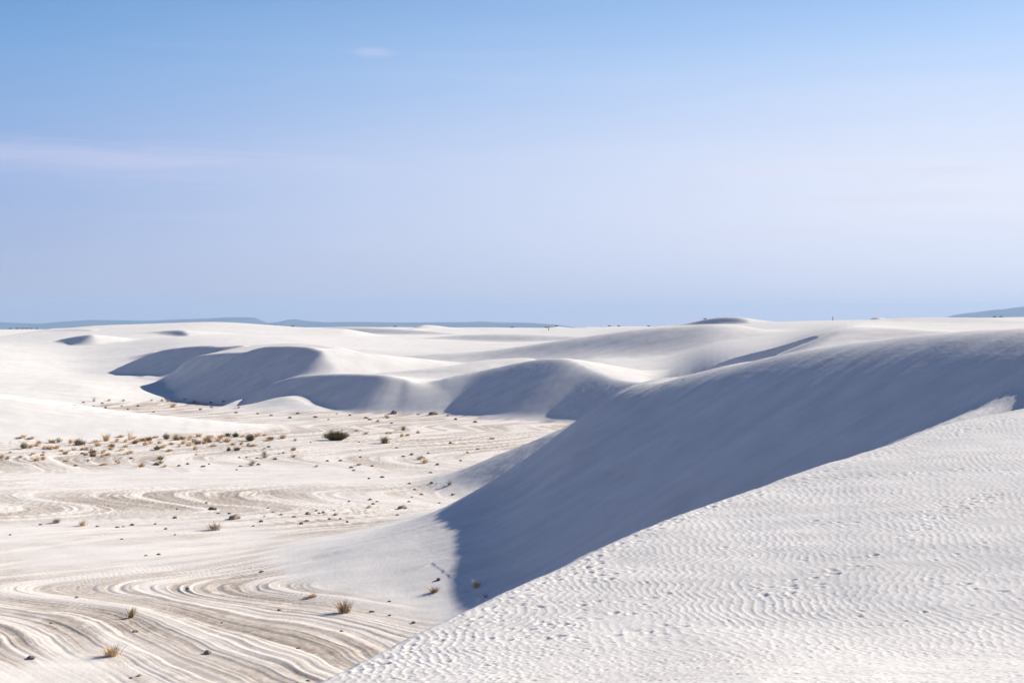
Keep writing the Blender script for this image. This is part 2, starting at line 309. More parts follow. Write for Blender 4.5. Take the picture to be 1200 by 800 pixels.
# ---- foreground dune
i1 = np.searchsorted(Yr, 76.0)
X, Yv = XX[:i1], YY[:i1]
pl = 6.77 + .07 * (X + 2.65) + .06 * (Yv - 21)
nearp = 10.3 - .145 * Yv + .09 * np.minimum(X - 3, 0) + .015 * np.maximum(X - 3, 0)
fg = smax(pl, nearp, .25) - .03
fg += fbm(X / 7, Yv / 5, 3, 9) * .09
EP = []
for q in ((300, 855), (390, 800), (480, 748), (600, 691), (675, 655), (725, 632), (800, 602), (850, 584), (900, 566), (978, 540), (1060, 513), (1130, 492), (1200, 478), (1300, 459), (1500, 430)):
    a_, b_ = (q[0] - 600) / F, (q[1] - Y0) / F
    EP.append(P(q[0], q[1], (H - 6.77 - .07 * 2.65 + .06 * 21) / (b_ + .07 * a_ + .06)))
sp = np.array([(-30, 10, 3)] + [tuple(q) for q in smooth_poly(EP, 3)] + [(70, 75, 14)]); dm = np.full(X.shape, 1e9); sg = np.zeros(X.shape); Db = np.zeros(X.shape)
for a, b in zip(sp[:-1], sp[1:]):
    L = math.hypot(b[0] - a[0], b[1] - a[1]); ux, uy = (b[0] - a[0]) / L, (b[1] - a[1]) / L
    t0 = (X - a[0]) * ux + (Yv - a[1]) * uy; D = (X - a[0]) * uy - (Yv - a[1]) * ux
    dd = np.hypot(D, t0 - np.clip(t0, 0, L)); m = (dd < dm - 1e-7) | ((dd < dm + 1e-7) & (np.abs(D) > Db)); Db = np.where(m, np.abs(D), Db); dm = np.where(m, dd, dm); sg = np.where(m, np.sign(D), sg)
Dout = np.maximum(-sg * dm + fbm(X / .8, Yv / .8, 3, 15) * .06, 0)       # beyond the edge
fgm = fg - (np.sqrt((.62 * Dout) ** 2 + .12 ** 2) - .12)
z = Z[:i1]
ID[:i1] = np.where(fgm > z, 1, ID[:i1]); Z[:i1] = np.maximum(z, fgm)
EDGE = sg * dm      # >0 inside the foreground dune

# ------------------------------------------------------------------ relief
for _ in range(1):      # loose sand rounds every crease a little
    a_ = Z.copy(); a_[1:-1] = (Z[:-2] + 2 * Z[1:-1] + Z[2:]) / 4; Z = a_.copy(); Z[:, 1:-1] = (a_[:, :-2] + 2 * a_[:, 1:-1] + a_[:, 2:]) / 4
q0, q1 = np.searchsorted(Yr, [55, 96]); c0, c1 = np.searchsorted(PX, [300, 800])      # wind-smoothed foot of the large dune
sub_ = Z[q0:q1, c0:c1]; m_ = sm(5.5, 2.5, sub_) * (ID[q0:q1, c0:c1] != 1) * sm(0, 1, (YY[q0:q1, c0:c1] - 55.5)) * sm(96, 92, YY[q0:q1, c0:c1]) * sm(300, 340, PX[c0:c1])[None]
for _ in range(90):
    b_ = sub_.copy(); b_[2:-2] = (sub_[:-4] + 2 * sub_[2:-2] + sub_[4:]) / 4; b2_ = b_.copy(); b2_[:, 2:-2] = (b_[:, :-4] + 2 * b_[:, 2:-2] + b_[:, 4:]) / 4
    sub_ = sub_ + (b2_ - sub_) * m_
Z[q0:q1, c0:c1] = sub_
playa = sm(.35, .05, Z) * (YY < 245)
playa[:i1] *= (ID[:i1] != 1)
cy = np.array([(20, 4), (40, -7), (46, -12.5), (51.3, -17.4), (57, -21.5), (60.5, -26), (62.5, -29), (64.2, -31.6), (65.5, -32.5), (67.5, -31), (71, -26.5), (78, -20), (83, -14), (87, -5), (90, 3), (92.3, 7), (94, 7.6), (96, 5.5), (99, 1.5), (103, -.8), (106, 0), (111, 8), (118, 16), (123, 14), (129, 9), (134, 8), (142, 14), (155, 27), (166, 36), (176, 33), (190, 45), (220, 66), (60000, 80)])
slp = np.abs(np.gradient(cy[:, 1], cy[:, 0]))
yy_ = np.clip(YY, 20, 260) + fbm(XX / 14, YY / 14, 2, 21) * 1.6
cc = sum(np.interp(yy_ + o, cy[:, 0], cy[:, 1]) for o in (-1.6, -.8, 0, .8, 1.6)) / 5
phi = XX - cc + fbm(XX / 7, YY / 7, 3, 22) * .9
al = yy_ * .06 + XX * .03
sl_ = np.interp(yy_, cy[:, 0], slp)
w2, w3 = sm(2.6, 1.2, sl_), sm(1.5, .6, sl_)
s1 = fbm(phi * .36, al * .7, 4, 23, .62) * w2 + (1 - w2) * fbm(phi * .36, al * .7, 2, 23, .62)                # strata, coarse to fine
s2 = fbm(phi * 1.3, al * .8 + 9, 3, 24, .6) * w2 + (1 - w2) * fbm(phi * .7 + 5, al * .8 + 9, 2, 34, .6)
rid = 1 - np.abs(s2) * 2.2
bl = np.zeros(XX.shape)
for px_, py_, rx_, ry_, st_ in ((200, 583, 120, 15, 1.1), (15, 605, 22, 9, .6), (170, 560, 200, 14, -.9), (120, 625, 260, 22, -.45), (60, 655, 130, 18, -.6), (560, 517, 90, 9, 1.0), (440, 505, 90, 7, .4), (90, 538, 110, 7, .8),
                                (330, 690, 110, 22, .8), (180, 730, 200, 22, .75), (430, 755, 140, 22, .8), (60, 790, 60, 22, -.9), (210, 795, 50, 20, .3), (340, 790, 60, 20, .5), (480, 700, 70, 14, .5), (180, 478, 110, 6, .9), (420, 555, 200, 14, -.5), (560, 580, 80, 14, -.5), (380, 605, 60, 12, .6), (450, 640, 100, 12, -.8), (500, 490, 100, 5, .3), (30, 745, 60, 14, .5)):
    d_ = H * F / (py_ - Y0); x_ = (px_ - 600) / F * d_
    q = ((XX - x_) / (rx_ / F * d_)) ** 2 + ((YY - d_) / (ry_ * d_ * d_ / (F * H))) ** 2
    bl += st_ * np.exp(-np.minimum(q, 30) ** 1.3)
wind = np.clip(.52 + fbm(XX / 12 + 3, YY / 12, 4, 25, .6) * .8 - .75 * bl, 0, 1)   # blown white sand smothering the crust
amp = (1 - .96 * wind) ** .7 * playa
steps = np.tanh(s1 * 7) * .5 + s1
Z += playa * (fbm(XX / 11, YY / 9, 3, 26) * .10)
Z += amp * (steps * .05 + np.maximum(rid - .3, 0) * .05)
s3 = fbm(phi * 3.0, al * 1.0, 3, 30, .7) * w3
Z += amp * s3 * .05 * sm(120, 75, YY)
Z += amp * sm(-.1, -.4, s1) * fbm(XX / .35, YY / .5, 3, 27, .8) * .035
edge_ = fbm(XX / .8, YY / .9, 4, 29, .75)
TAN = amp * np.clip(sm(.11, -.07, s1 + .36 * s2 + .22 * edge_), 0, 1) * (.75 + .5 * edge_)
TAN = np.clip(TAN + playa * .5 * sm(.05, .4, fbm(XX / 6, YY / 9, 3, 28)) * sm(165, 195, YY) * .8, 0, 1)
CRUST = playa * (1 - .6 * wind)
# dunes: faint rolls, avalanche tongues on the lee faces
dzx = np.gradient(Z, axis=1) / np.maximum(np.gradient(XX, axis=1), 1e-6)
lee = sm(.38, .52, dzx) * (YY < 320)
u_ = (-.25 * XX + .97 * YY)
st = fbm(u_ / 1.1, (XX * .97 + .25 * YY) / 22, 4, 31, .6)
Z += lee * st * .07 * sm(45, 60, YY)
big = (ID == 2)
tongue = fbm(u_ / .5 + 3, (XX * .97 + .25 * YY) / 12, 3, 33, .6)
Z += big * (PX[None] < 800) * sm(.10, .25, dzx) * sm(.52, .42, dzx) * st * .10
Z += big * sm(.15, .3, dzx) * np.maximum(tongue, .15) * .04
Dm = (ID == 4) & (YY < 216) & (PX[None, :] > 520)     # crusted rough face of the middle dune
rough = sm(.3, .5, dzx) * Dm * sm(.6, 1.6, Z + fbm(XX / 2.0, YY / 2.0, 4, 35, .7) * 1.2)
Z += rough * (fbm(XX / 1.1, YY / .8, 4, 36, .75) * .085)
crust2 = sm(.1, .3, fbm(XX / 2.2, YY / 2.2, 3, 37)) * (YY < 320) * (YY > 40) * (ID == 2) * sm(.05, .2, dzx)
Z += crust2 * fbm(XX / .7, YY / .5, 3, 38, .8) * .012
# gully crust right under the big face
gul = (ID == 2) * sm(55, 52.5, YY) * (PX[None] > 1040)
Z += gul * fbm((XX * .6 - YY * .8) / .45, (XX * .8 + YY * .6) / 2.2, 4, 41, .7) * .045
dun = (1 - playa) * (ID != 1)
Z += dun * fbm(XX / 4.5, YY / 4.5, 3, 39) * .045 * (YY < 400)

# ---- foreground ripples + dents
X, Yv = XX[:i1], YY[:i1]; inn = sm(-.3, .1, EDGE) * (ID[:i1] == 1)
s = Yv + .35 * X
wv = fbm(X * .35, s * 1.5, 3, 51, .6) * .30 + fbm(X * .15, s * .33, 2, 52) * .7 + fbm(X * .7, s * 3.5, 2, 53) * .05
lam = .165
ph = (X * 1.0 - Yv * .12 + wv) / lam
fr = ph - np.floor(ph)
prof = np.exp(-((fr - .5) / .14) ** 2) + .25 * (1 - np.abs(2 * fr - 1))
ra = (.55 + .6 * sm(-.5, .4, fbm(X / 2.5, Yv / 2.5, 3, 54))) * sm(17.2, 21.5, Yv + fbm(X / 1.5, Yv / 1.5, 2, 55) * 1.5)
Z[:i1] += inn * prof * ra * .0075 * sm(60, 40, Yv) 
Z[:i1] += inn * fbm(X * 1.2, Yv * 1.6, 3, 56, .5) * .014
nearb = sm(21.5, 18.5, Yv)
Z[:i1] += inn * nearb * fbm(X * 5, Yv * 6, 3, 57, .7) * .014
edgeb = sm(3.5, .3, EDGE) * sm(26.5, 23, Yv)
Z[:i1] += inn * edgeb * fbm(X * 3, Yv * 4, 3, 58, .7) * .012

def col_of(px): return int(np.clip(np.searchsorted(PX, px), 1, ncl - 1))
def place(px, py):
    """first ground point seen through a photo pixel, searched in the built terrain"""
    j = col_of(px); prow = Y0 - (Z[:, j] - H) / Yr * F
    k0 = np.searchsorted(Yr, 14.6)
    idx = np.where(prow[k0:] <= py)[0]
    i = k0 + (idx[0] if len(idx) else 0)
    return Yr[i] * (px - 600) / F, Yr[i], Z[i, j]
def dent(x, y, ra_, rb, depth, ang=0.0, rim=.35):
    i0, i1_ = np.searchsorted(Yr, [y - .5, y + .5]); j0, j1 = np.searchsorted(T, [(x - .5) / y, (x + .5) / y])
    dx = XX[i0:i1_, j0:j1] - x; dy = YY[i0:i1_, j0:j1] - y
    ca, sa = math.cos(ang), math.sin(ang)
    q = ((dx * ca + dy * sa) / ra_) ** 2 + ((-dx * sa + dy * ca) / rb) ** 2
    Z[i0:i1_, j0:j1] += -depth * np.exp(-q) + depth * rim * np.exp(-(np.sqrt(q) - 1.7) ** 2 * 3)
rnd = random.Random(3)
def trail(pts, step, spread=0.12, ra_=.085, rb=.05, depth=.035, skip=.1):
    W = [place(*p) for p in pts]; k = 0
    for a, b in zip(W[:-1], W[1:]):
        L = math.hypot(b[0] - a[0], b[1] - a[1]); n = max(1, int(L / step)); an = math.atan2(b[1] - a[1], b[0] - a[0])
        for q in range(n):
            k += 1
            if rnd.random() < skip: continue
            t = (q + rnd.uniform(-.2, .2)) / n; sd_ = spread * (1 if k % 2 else -1) + rnd.uniform(-.05, .05)
            dent(a[0] + (b[0] - a[0]) * t - math.sin(an) * sd_, a[1] + (b[1] - a[1]) * t + math.cos(an) * sd_,
                 ra_ * rnd.uniform(.7, 1.2), rb * rnd.uniform(.7, 1.3), depth * rnd.uniform(.5, 1.2), an * .3 + rnd.uniform(-.5, .5))
for tr in (((600, 702), (640, 684), (720, 645), (760, 622), (830, 594), (870, 584)), ((780, 612), (850, 590), (950, 560), (1060, 522), (1190, 490)),
           ((905, 690), (960, 672), (1005, 655), (1050, 636), (1090, 612), (1120, 600), (1190, 575)), ((900, 700), (940, 690), (980, 668), (1030, 655)),
           ((1040, 610), (1070, 605), (1130, 590), (1180, 572)), ((990, 560), (1060, 556), (1150, 548), (1195, 556)), ((610, 712), (700, 706), (800, 695)),
           ((600, 738), (700, 724), (780, 712)), ((640, 670), (700, 682), (760, 660)), ((570, 750), (700, 745), (820, 730)), ((430, 785), (470, 765), (520, 745), (560, 730), (590, 705)),
           ((950, 612), (1010, 616)), ((1090, 680), (1150, 690), (1190, 700))):
    trail(tr, .28)
for k in range(120):
    px = rnd.uniform(560, 1195); py = rnd.uniform(580, 745)
    q = place(px, py)
    if 15 < q[1] < 45 and q[2] > 6: dent(q[0], q[1], rnd.uniform(.03, .08), rnd.uniform(.025, .05), rnd.uniform(.01, .03), rnd.uniform(-.4, .4))
for k in range(330):
    px = rnd.uniform(410, 700); py = rnd.uniform(690, 800)
    q = place(px, py)
    if q[1] < 30 and q[2] > 6: dent(q[0], q[1], rnd.uniform(.03, .07), rnd.uniform(.02, .04), rnd.uniform(.006, .02), rnd.uniform(-.4, .5))
for k in range(650):
    px = rnd.uniform(560, 1240); py = rnd.uniform(752, 806)
    q = place(px, py)
    if q[1] < 30 and q[2] > 6: dent(q[0], q[1], rnd.uniform(.02, .05), rnd.uniform(.02, .045), rnd.uniform(.005, .014), rnd.uniform(-.4, .5))

# ------------------------------------------------------------------ materials
def newmat(name):
    m = bpy.data.materials.new(name); m.use_nodes = True
    n = m.node_tree; n.nodes.clear()
    o = N(n, 'ShaderNodeOutputMaterial'); b = N(n, 'ShaderNodeBsdfPrincipled'); b.inputs['Roughness'].default_value = 1.0
    b.inputs['Specular IOR Level'].default_value = 0.08
    n.links.new(b.outputs[0], o.inputs[0]); return m, n, b

def sand_mat():
    m, n, b = newmat('gypsum_sand'); l = n.links.new
    b.inputs['Diffuse Roughness'].default_value = 0.3
    at = N(n, 'ShaderNodeAttribute', attribute_name='crust_tan'); a2 = N(n, 'ShaderNodeAttribute', attribute_name='crust')
    tc = N(n, 'ShaderNodeTexCoord')
    n1 = N(n, 'ShaderNodeTexNoise', Scale=.35, Detail=5.0); l(tc.outputs['Object'], n1.inputs['Vector'])
    n2 = N(n, 'ShaderNodeTexNoise', Scale=2.6, Detail=6.0, Roughness=.7); l(tc.outputs['Object'], n2.inputs['Vector'])
    c1 = N(n, 'ShaderNodeMix', data_type='RGBA'); c1.inputs[6].default_value = (.66, .645, .625, 1); c1.inputs[7].default_value = (.70, .69, .675, 1); l(n1.outputs[0], c1.inputs[0])
    # sand of the flat: a little warmer, blotched
    c2 = N(n, 'ShaderNodeMix', data_type='RGBA'); l(a2.outputs['Fac'], c2.inputs[0]); l(c1.outputs[2], c2.inputs[6]); c2.inputs[7].default_value = (.72, .675, .63, 1)
    ct = N(n, 'ShaderNodeMix', data_type='RGBA'); l(n1.outputs[0], ct.inputs[0]); ct.inputs[6].default_value = (.36, .285, .225, 1); ct.inputs[7].default_value = (.30, .268, .24, 1)
    mr = N(n, 'ShaderNodeMapRange'); mr.inputs[1].default_value = .35; mr.inputs[2].default_value = .7; mr.inputs[3].default_value = .7; mr.inputs[4].default_value = 1.3
    l(n2.outputs[0], mr.inputs[0])
    mm = N(n, 'ShaderNodeMath', operation='MULTIPLY', use_clamp=True); l(at.outputs['Fac'], mm.inputs[0]); l(mr.outputs[0], mm.inputs[1])
    c3 = N(n, 'ShaderNodeMix', data_type='RGBA'); l(mm.outputs[0], c3.inputs[0]); l(c2.outputs[2], c3.inputs[6]); l(ct.outputs[2], c3.inputs[7])
    mps = N(n, 'ShaderNodeMapping'); mps.inputs['Rotation'].default_value = (0, 0, R_(-14)); mps.inputs['Scale'].default_value = (.05, .8, .05); l(tc.outputs['Object'], mps.inputs[0])
    ns = N(n, 'ShaderNodeTexNoise', Scale=1.0, Detail=6.0, Roughness=.62); l(mps.outputs[0], ns.inputs['Vector'])
    nm_ = N(n, 'ShaderNodeTexNoise', Scale=.5, Detail=7.0, Roughness=.6); l(tc.outputs['Object'], nm_.inputs['Vector'])
    av = N(n, 'ShaderNodeMath', operation='ADD'); l(ns.outputs[0], av.inputs[0]); l(nm_.outputs[0], av.inputs[1])
    ms = N(n, 'ShaderNodeMapRange'); ms.inputs[1].default_value = .7; ms.inputs[2].default_value = 1.3; ms.inputs[3].default_value = .85; ms.inputs[4].default_value = 1.05; l(av.outputs[0], ms.inputs[0])
    c4 = N(n, 'ShaderNodeVectorMath', operation='SCALE'); l(c3.outputs[2], c4.inputs[0]); l(ms.outputs[0], c4.inputs['Scale'])
    l(c4.outputs[0], b.inputs['Base Color'])
    # fine relief: wind grain + crust grit
    mp = N(n, 'ShaderNodeMapping'); mp.inputs['Scale'].default_value = (5.0, 2.2, 3.0); mp.inputs['Rotation'].default_value = (0, 0, R_(-10)); l(tc.outputs['Object'], mp.inputs[0])
    g1 = N(n, 'ShaderNodeTexNoise', Scale=1.0, Detail=4.0, Roughness=.6); l(mp.outputs[0], g1.inputs['Vector'])
    g2 = N(n, 'ShaderNodeTexNoise', Scale=9.0, Detail=5.0, Roughness=.8); l(tc.outputs['Object'], g2.inputs['Vector'])
    b1 = N(n, 'ShaderNodeBump', Strength=.5, Distance=.025); l(g1.outputs[0], b1.inputs['Height'])
    sm_ = N(n, 'ShaderNodeMath', operation='MULTIPLY'); l(a2.outputs['Fac'], sm_.inputs[0]); sm_.inputs[1].default_value = .8
    b2 = N(n, 'ShaderNodeBump', Distance=.05); l(sm_.outputs[0], b2.inputs['Strength']); l(g2.outputs[0], b2.inputs['Height']); l(b1.outputs[0], b2.inputs['Normal'])
    l(b2.outputs[0], b.inputs['Normal'])
    return m
M_SAND = sand_mat()

def noise_mat(name, c0, c1, scale=8.0, bump=.3, trans=0.0):
    m, n, b = newmat(name); l = n.links.new
    tc = N(n, 'ShaderNodeTexCoord'); t = N(n, 'ShaderNodeTexNoise', Scale=scale, Detail=4.0); l(tc.outputs['Object'], t.inputs['Vector'])
    oi = N(n, 'ShaderNodeObjectInfo'); ad = N(n, 'ShaderNodeMath', operation='ADD'); l(t.outputs[0], ad.inputs[0])
    sb = N(n, 'ShaderNodeMath', operation='MULTIPLY_ADD'); l(oi.outputs['Random'], sb.inputs[0]); sb.inputs[1].default_value = .5; sb.inputs[2].default_value = -.25
    l(sb.outputs[0], ad.inputs[1])
    mr = N(n, 'ShaderNodeMapRange'); mr.inputs[1].default_value = .25; mr.inputs[2].default_value = .75; l(ad.outputs[0], mr.inputs[0])
    c = N(n, 'ShaderNodeMix', data_type='RGBA'); l(mr.outputs[0], c.inputs[0]); c.inputs[6].default_value = c0 + (1,); c.inputs[7].default_value = c1 + (1,)
    l(c.outputs[2], b.inputs['Base Color'])
    bp = N(n, 'ShaderNodeBump', Strength=bump, Distance=.03); l(t.outputs[0], bp.inputs['Height']); l(bp.outputs[0], b.inputs['Normal'])
    return m
M_STRAW = noise_mat('dry_straw', (.56, .40, .24), (.68, .54, .38), 3)
M_DRYBROWN = noise_mat('brown_dry_grass', (.22, .15, .09), (.40, .29, .18), 4)
M_GREY = noise_mat('grey_dead_grass', (.33, .28, .22), (.45, .39, .31), 4)
M_OLIVE = noise_mat('olive_leaf', (.115, .098, .038), (.25, .21, .095), 5)
M_PALEGREEN = noise_mat('pale_sage_leaf', (.22, .22, .12), (.36, .35, .22), 5)
M_TWIG = noise_mat('dark_twig', (.05, .035, .025), (.11, .08, .055), 9)
M_CLOD = noise_mat('dark_crusted_earth', (.13, .10, .08), (.27, .225, .19), 7, .8)
M_ROCK = noise_mat('mountain_rock', (.045, .045, .05), (.08, .075, .075), .002, 0)
M_POST = noise_mat('rust_red_post', (.55, .20, .13), (.62, .26, .18), 3)

# ------------------------------------------------------------------ build the ground objects
co = np.stack([XX, YY, Z], -1).astype(np.float32)
du = np.empty_like(co); dv = np.empty_like(co)
du[:, 1:-1] = co[:, 2:] - co[:, :-2]; du[:, 0] = co[:, 1] - co[:, 0]; du[:, -1] = co[:, -1] - co[:, -2]
dv[1:-1] = co[2:] - co[:-2]; dv[0] = co[1] - co[0]; dv[-1] = co[-1] - co[-2]
nrm = np.cross(du, dv); nrm /= np.linalg.norm(nrm, axis=-1, keepdims=True)
co_f = co.reshape(-1, 3); nrm_f = nrm.reshape(-1, 3)
ID = np.where((ID == 3) | (ID == 4) | (ID == 2) | (ID == 1) | (ID == 5), ID, 0)
ID = np.where((playa > .5), 0, ID)
# tidy region map by majority of neighbours
for _ in range(2):
    for v in (1, 2, 3, 4, 5, 0):
        mk = (ID == v).astype(np.float32); c_ = mk.copy()
        for k in (1, 2, 3):
            c_[k:] += mk[:-k]; c_[:-k] += mk[k:]; c_[:, k:] += mk[:, :-k]; c_[:, :-k] += mk[:, k:]
        ID = np.where(c_ >= 8, v, ID)
FID = ID[:-1, :-1]
gi = np.arange(nr * ncl).reshape(nr, ncl)
quads = np.stack([gi[:-1, :-1], gi[:-1, 1:], gi[1:, 1:], gi[1:, :-1]], -1)
NM = {0: ('gypsum_flat', 'flat white gypsum ground with tan curved crust bands between the dunes'),
      1: ('foreground_dune', 'near white dune with fine wavy ripples and scattered dents, bottom right'),
      2: ('large_dune', 'largest dune with its broad slip face in blue shade'),
      3: ('low_dune', 'low smooth white dune reaching onto the flat from the left'),
      4: ('middle_dunes', 'white dunes with shaded slip faces beyond the flat'),
      5: ('far_dunes', 'rolling white dune field running to the horizon')}
tan_f = TAN.reshape(-1); cr_f = CRUST.reshape(-1)
for v, (nm, lb) in NM.items():
    q = quads[FID == v]
    if not len(q): continue
    used, inv = np.unique(q.reshape(-1), return_inverse=True)
    me = bpy.data.meshes.new(nm)
    me.vertices.add(len(used)); me.vertices.foreach_set('co', co_f[used].reshape(-1))
    me.loops.add(inv.size); me.loops.foreach_set('vertex_index', inv.astype(np.int32).reshape(-1))
    me.polygons.add(len(q)); me.polygons.foreach_set('loop_start', np.arange(0, inv.size, 4, dtype=np.int32))
    me.polygons.foreach_set('loop_total', np.full(len(q), 4, np.int32))
    me.update(calc_edges=True)
    me.polygons.foreach_set('use_smooth', np.ones(len(q), bool))
    for an, arr in (('crust_tan', tan_f), ('crust', cr_f)):
        a = me.attributes.new(an, 'FLOAT', 'POINT'); a.data.foreach_set('value', arr[used].astype(np.float32))
    me.normals_split_custom_set_from_vertices(nrm_f[used].tolist())
    me.materials.append(M_SAND)
    o = bpy.data.objects.new(nm, me); C.objects.link(o); o['kind'] = 'structure'; o['label'] = lb

# ------------------------------------------------------------------ mountains
def mountain(name, label, prof, d, depth):
    p = np.array(prof, float); px = np.arange(p[0, 0], p[-1, 0] + .1, 2.0)
    hh = np.maximum(H - (np.interp(px, p[:, 0], p[:, 1]) - Y0) / F * d, 1)
    n = 22; vs = []; fs = []
    for k in range(n):
        f = k / (n - 1) * 2 - 1; y = d + f * depth; x = (px - 600) / F * d
        g = max(0, 1 - abs(f) ** 1.3)
        nz_ = fbm(x / 900 + 3, np.full_like(x, y / 900), 4, 70)
        z = hh * g * (1 + .25 * nz_ * (1 - g)) - 4 + (5 if k == n // 2 else 0)
        vs += list(zip(x, np.full_like(x, y), z))
    m = len(px)
    for k in range(n - 1):
        for j in range(m - 1): a = k * m + j; fs.append((a, a + 1, a + 1 + m, a + m))
    me = bpy.data.meshes.new(name); me.from_pydata([tuple(map(float, v)) for v in vs], [], fs); me.materials.append(M_ROCK)
    for pl_ in me.polygons: pl_.use_smooth = True
    o = bpy.data.objects.new(name, me); C.objects.link(o); o['kind'] = 'structure'; o['label'] = label
DM = 16000
mountain('mountain_range', 'low flat blue mountain range on the left horizon', ((-260, 384), (-180, 376), (0, 377.3), (20, 378.3), (45, 379), (75, 376.3), (105, 374.7), (135, 375), (170, 375.6), (210, 374), (240, 373), (265, 371.5), (285, 371.2), (298, 372), (306, 376), (312, 378.2), (325, 377.3), (335, 374.6), (345, 373.6), (360, 376), (380, 377.4), (420, 377), (470, 377.8), (550, 377.2), (565, 376.4), (580, 377.5), (620, 378), (650, 380), (680, 384.5)), DM, 1500)
mountain('mountain_range', 'blue mountain slope rising at the right edge of the horizon', ((1095, 384), (1112, 371), (1122, 368.4), (1135, 366.5), (1150, 365), (1165, 362.7), (1180, 361.5), (1190, 360), (1200, 359), (1230, 355), (1270, 352), (1330, 354), (1400, 360)), DM, 1500)

# ------------------------------------------------------------------ haze
hz = True
if hz:
    bpy_me = bpy.data.meshes.new('haze')
    x0, x1, y0_, y1_, z0, z1 = -16000, 16000, -300, 19500, -8, 330
    v = [(x, y, z) for x in (x0, x1) for y in (y0_, y1_) for z in (z0, z1)]
    f = [(0, 1, 3, 2), (4, 6, 7, 5), (0, 4, 5, 1), (2, 3, 7, 6), (0, 2, 6, 4), (1, 5, 7, 3)]
    bpy_me.from_pydata(v, [], f)
    m = bpy.data.materials.new('haze_air'); m.use_nodes = True; n = m.node_tree; n.nodes.clear()
    o_ = N(n, 'ShaderNodeOutputMaterial'); pv_ = N(n, 'ShaderNodeVolumePrincipled'); pv_.inputs['Density'].default_value = 5.8e-5
    pv_.inputs['Color'].default_value = (.42, .66, 1.0, 1); n.links.new(pv_.outputs[0], o_.inputs['Volume'])
    bpy_me.materials.append(m)
    o = bpy.data.objects.new('haze', bpy_me); C.objects.link(o); o['kind'] = 'stuff'; o['label'] = 'thin pale air between the camera and the horizon'

# ------------------------------------------------------------------ plants, clods, posts
def mesh_of(name, vs, fs, mats, fm=None, smooth=False):
    me = bpy.data.meshes.new(name); me.from_pydata(vs, [], fs)
    for m in mats: me.materials.append(m)
    if fm: me.polygons.foreach_set('material_index', fm)
    if smooth: me.polygons.foreach_set('use_smooth', [True] * len(fs))
    me.update(); return me

def tuft_geo(rg, n, h, spread, lean=.0, width=.016, mound=0.0, curl=.3):
    """arching tapered blades from one crown"""
    vs, fs = [], []
    for _ in range(n):
        a = rg.uniform(0, 2 * math.pi); rr = abs(rg.gauss(0, .35)) * spread * .35
        bx, by = math.cos(a) * rr, math.sin(a) * rr; bz = mound * max(0, 1 - rr / max(spread, .01))
        hh = h * rg.uniform(.45, 1.0); out = spread * rg.uniform(.15, 1.0) * (.4 + rr / spread)
        a2 = a + rg.uniform(-.6, .6); wv_ = width * rg.uniform(.6, 1.3); nx, ny = -math.sin(a2 + rg.uniform(-1, 1)), math.cos(a2)
        pts = []
        for t in (0, .45, 1.0):
            o = out * (t ** 1.5); z = hh * (t - curl * t * t * rg.uniform(.2, 1))
            pts.append((bx + math.cos(a2) * o + lean * t * hh, by + math.sin(a2) * o, bz + z))
        b0 = len(vs)
        for k, p in enumerate(pts[:2]):
            w_ = wv_ * (1, .7)[k]; vs.append((p[0] - nx * w_, p[1] - ny * w_, p[2])); vs.append((p[0] + nx * w_, p[1] + ny * w_, p[2]))
        vs.append(pts[2]); fs += [(b0, b0 + 1, b0 + 3, b0 + 2), (b0 + 2, b0 + 3, b0 + 4)]
    return vs, fs

def shrub_geo(rg, n, w, d, h, leaf):
    """twiggy crown: small leaf faces spread over many fine upright shoots; returns leaves, stems"""
    lv, lf, sv, sf = [], [], [], []
    for _ in range(n):
        a = rg.uniform(0, 2 * math.pi); q = math.sqrt(rg.random())
        tx, ty = math.cos(a) * q * w, math.sin(a) * q * d
        top = h * (1 - .55 * q * q) * rg.uniform(.55, 1.08); bx, by = tx * .35, ty * .35
        b0 = len(sv); sw = .012
        sv += [(bx - sw, by, 0), (bx + sw, by, 0), (tx, ty, top)]; sf.append((b0, b0 + 1, b0 + 2))
        for k in range(7):
            t = rg.uniform(.25, 1.03); x = bx + (tx - bx) * t + rg.gauss(0, .03); y = by + (ty - by) * t + rg.gauss(0, .03); z = top * t + rg.gauss(0, .02)
            L = leaf * rg.uniform(.6, 1.5); u1 = Vector((rg.gauss(0, .6), rg.gauss(0, .6), rg.uniform(.4, 1.4))).normalized() * L
            v1 = Vector((rg.gauss(0, 1), rg.gauss(0, 1), rg.gauss(0, .4))).normalized() * L * .3
            c0 = len(lv); o = Vector((x, y, z)); lv += [tuple(o - v1), tuple(o + v1), tuple(o + u1)]; lf.append((c0, c0 + 1, c0 + 2))
    return (lv, lf), (sv, sf)

def clod_geo(rg, r, h):
    vs, fs = [], []; nu, nv = 9, 4; ph_ = rg.uniform(0, 6)
    for i in range(nv):
        t = i / nv; z = h * math.sin(t * math.pi / 2); rad = r * math.cos(t * math.pi / 2) ** .7
        for j in range(nu):
            a = 2 * math.pi * j / nu; k = 1 + .28 * math.sin(2 * a + ph_) + rg.uniform(-.18, .18)
            vs.append((math.cos(a) * rad * k, math.sin(a) * rad * k * .8, z * (1 + rg.uniform(-.2, .2)) - .03))
    vs.append((0, 0, h * rg.uniform(.85, 1.1)))
    for i in range(nv - 1):
        for j in range(nu): fs.append((i * nu + j, i * nu + (j + 1) % nu, (i + 1) * nu + (j + 1) % nu, (i + 1) * nu + j))
    for j in range(nu): fs.append(((nv - 1) * nu + j, (nv - 1) * nu + (j + 1) % nu, len(vs) - 1))
    return vs, fs

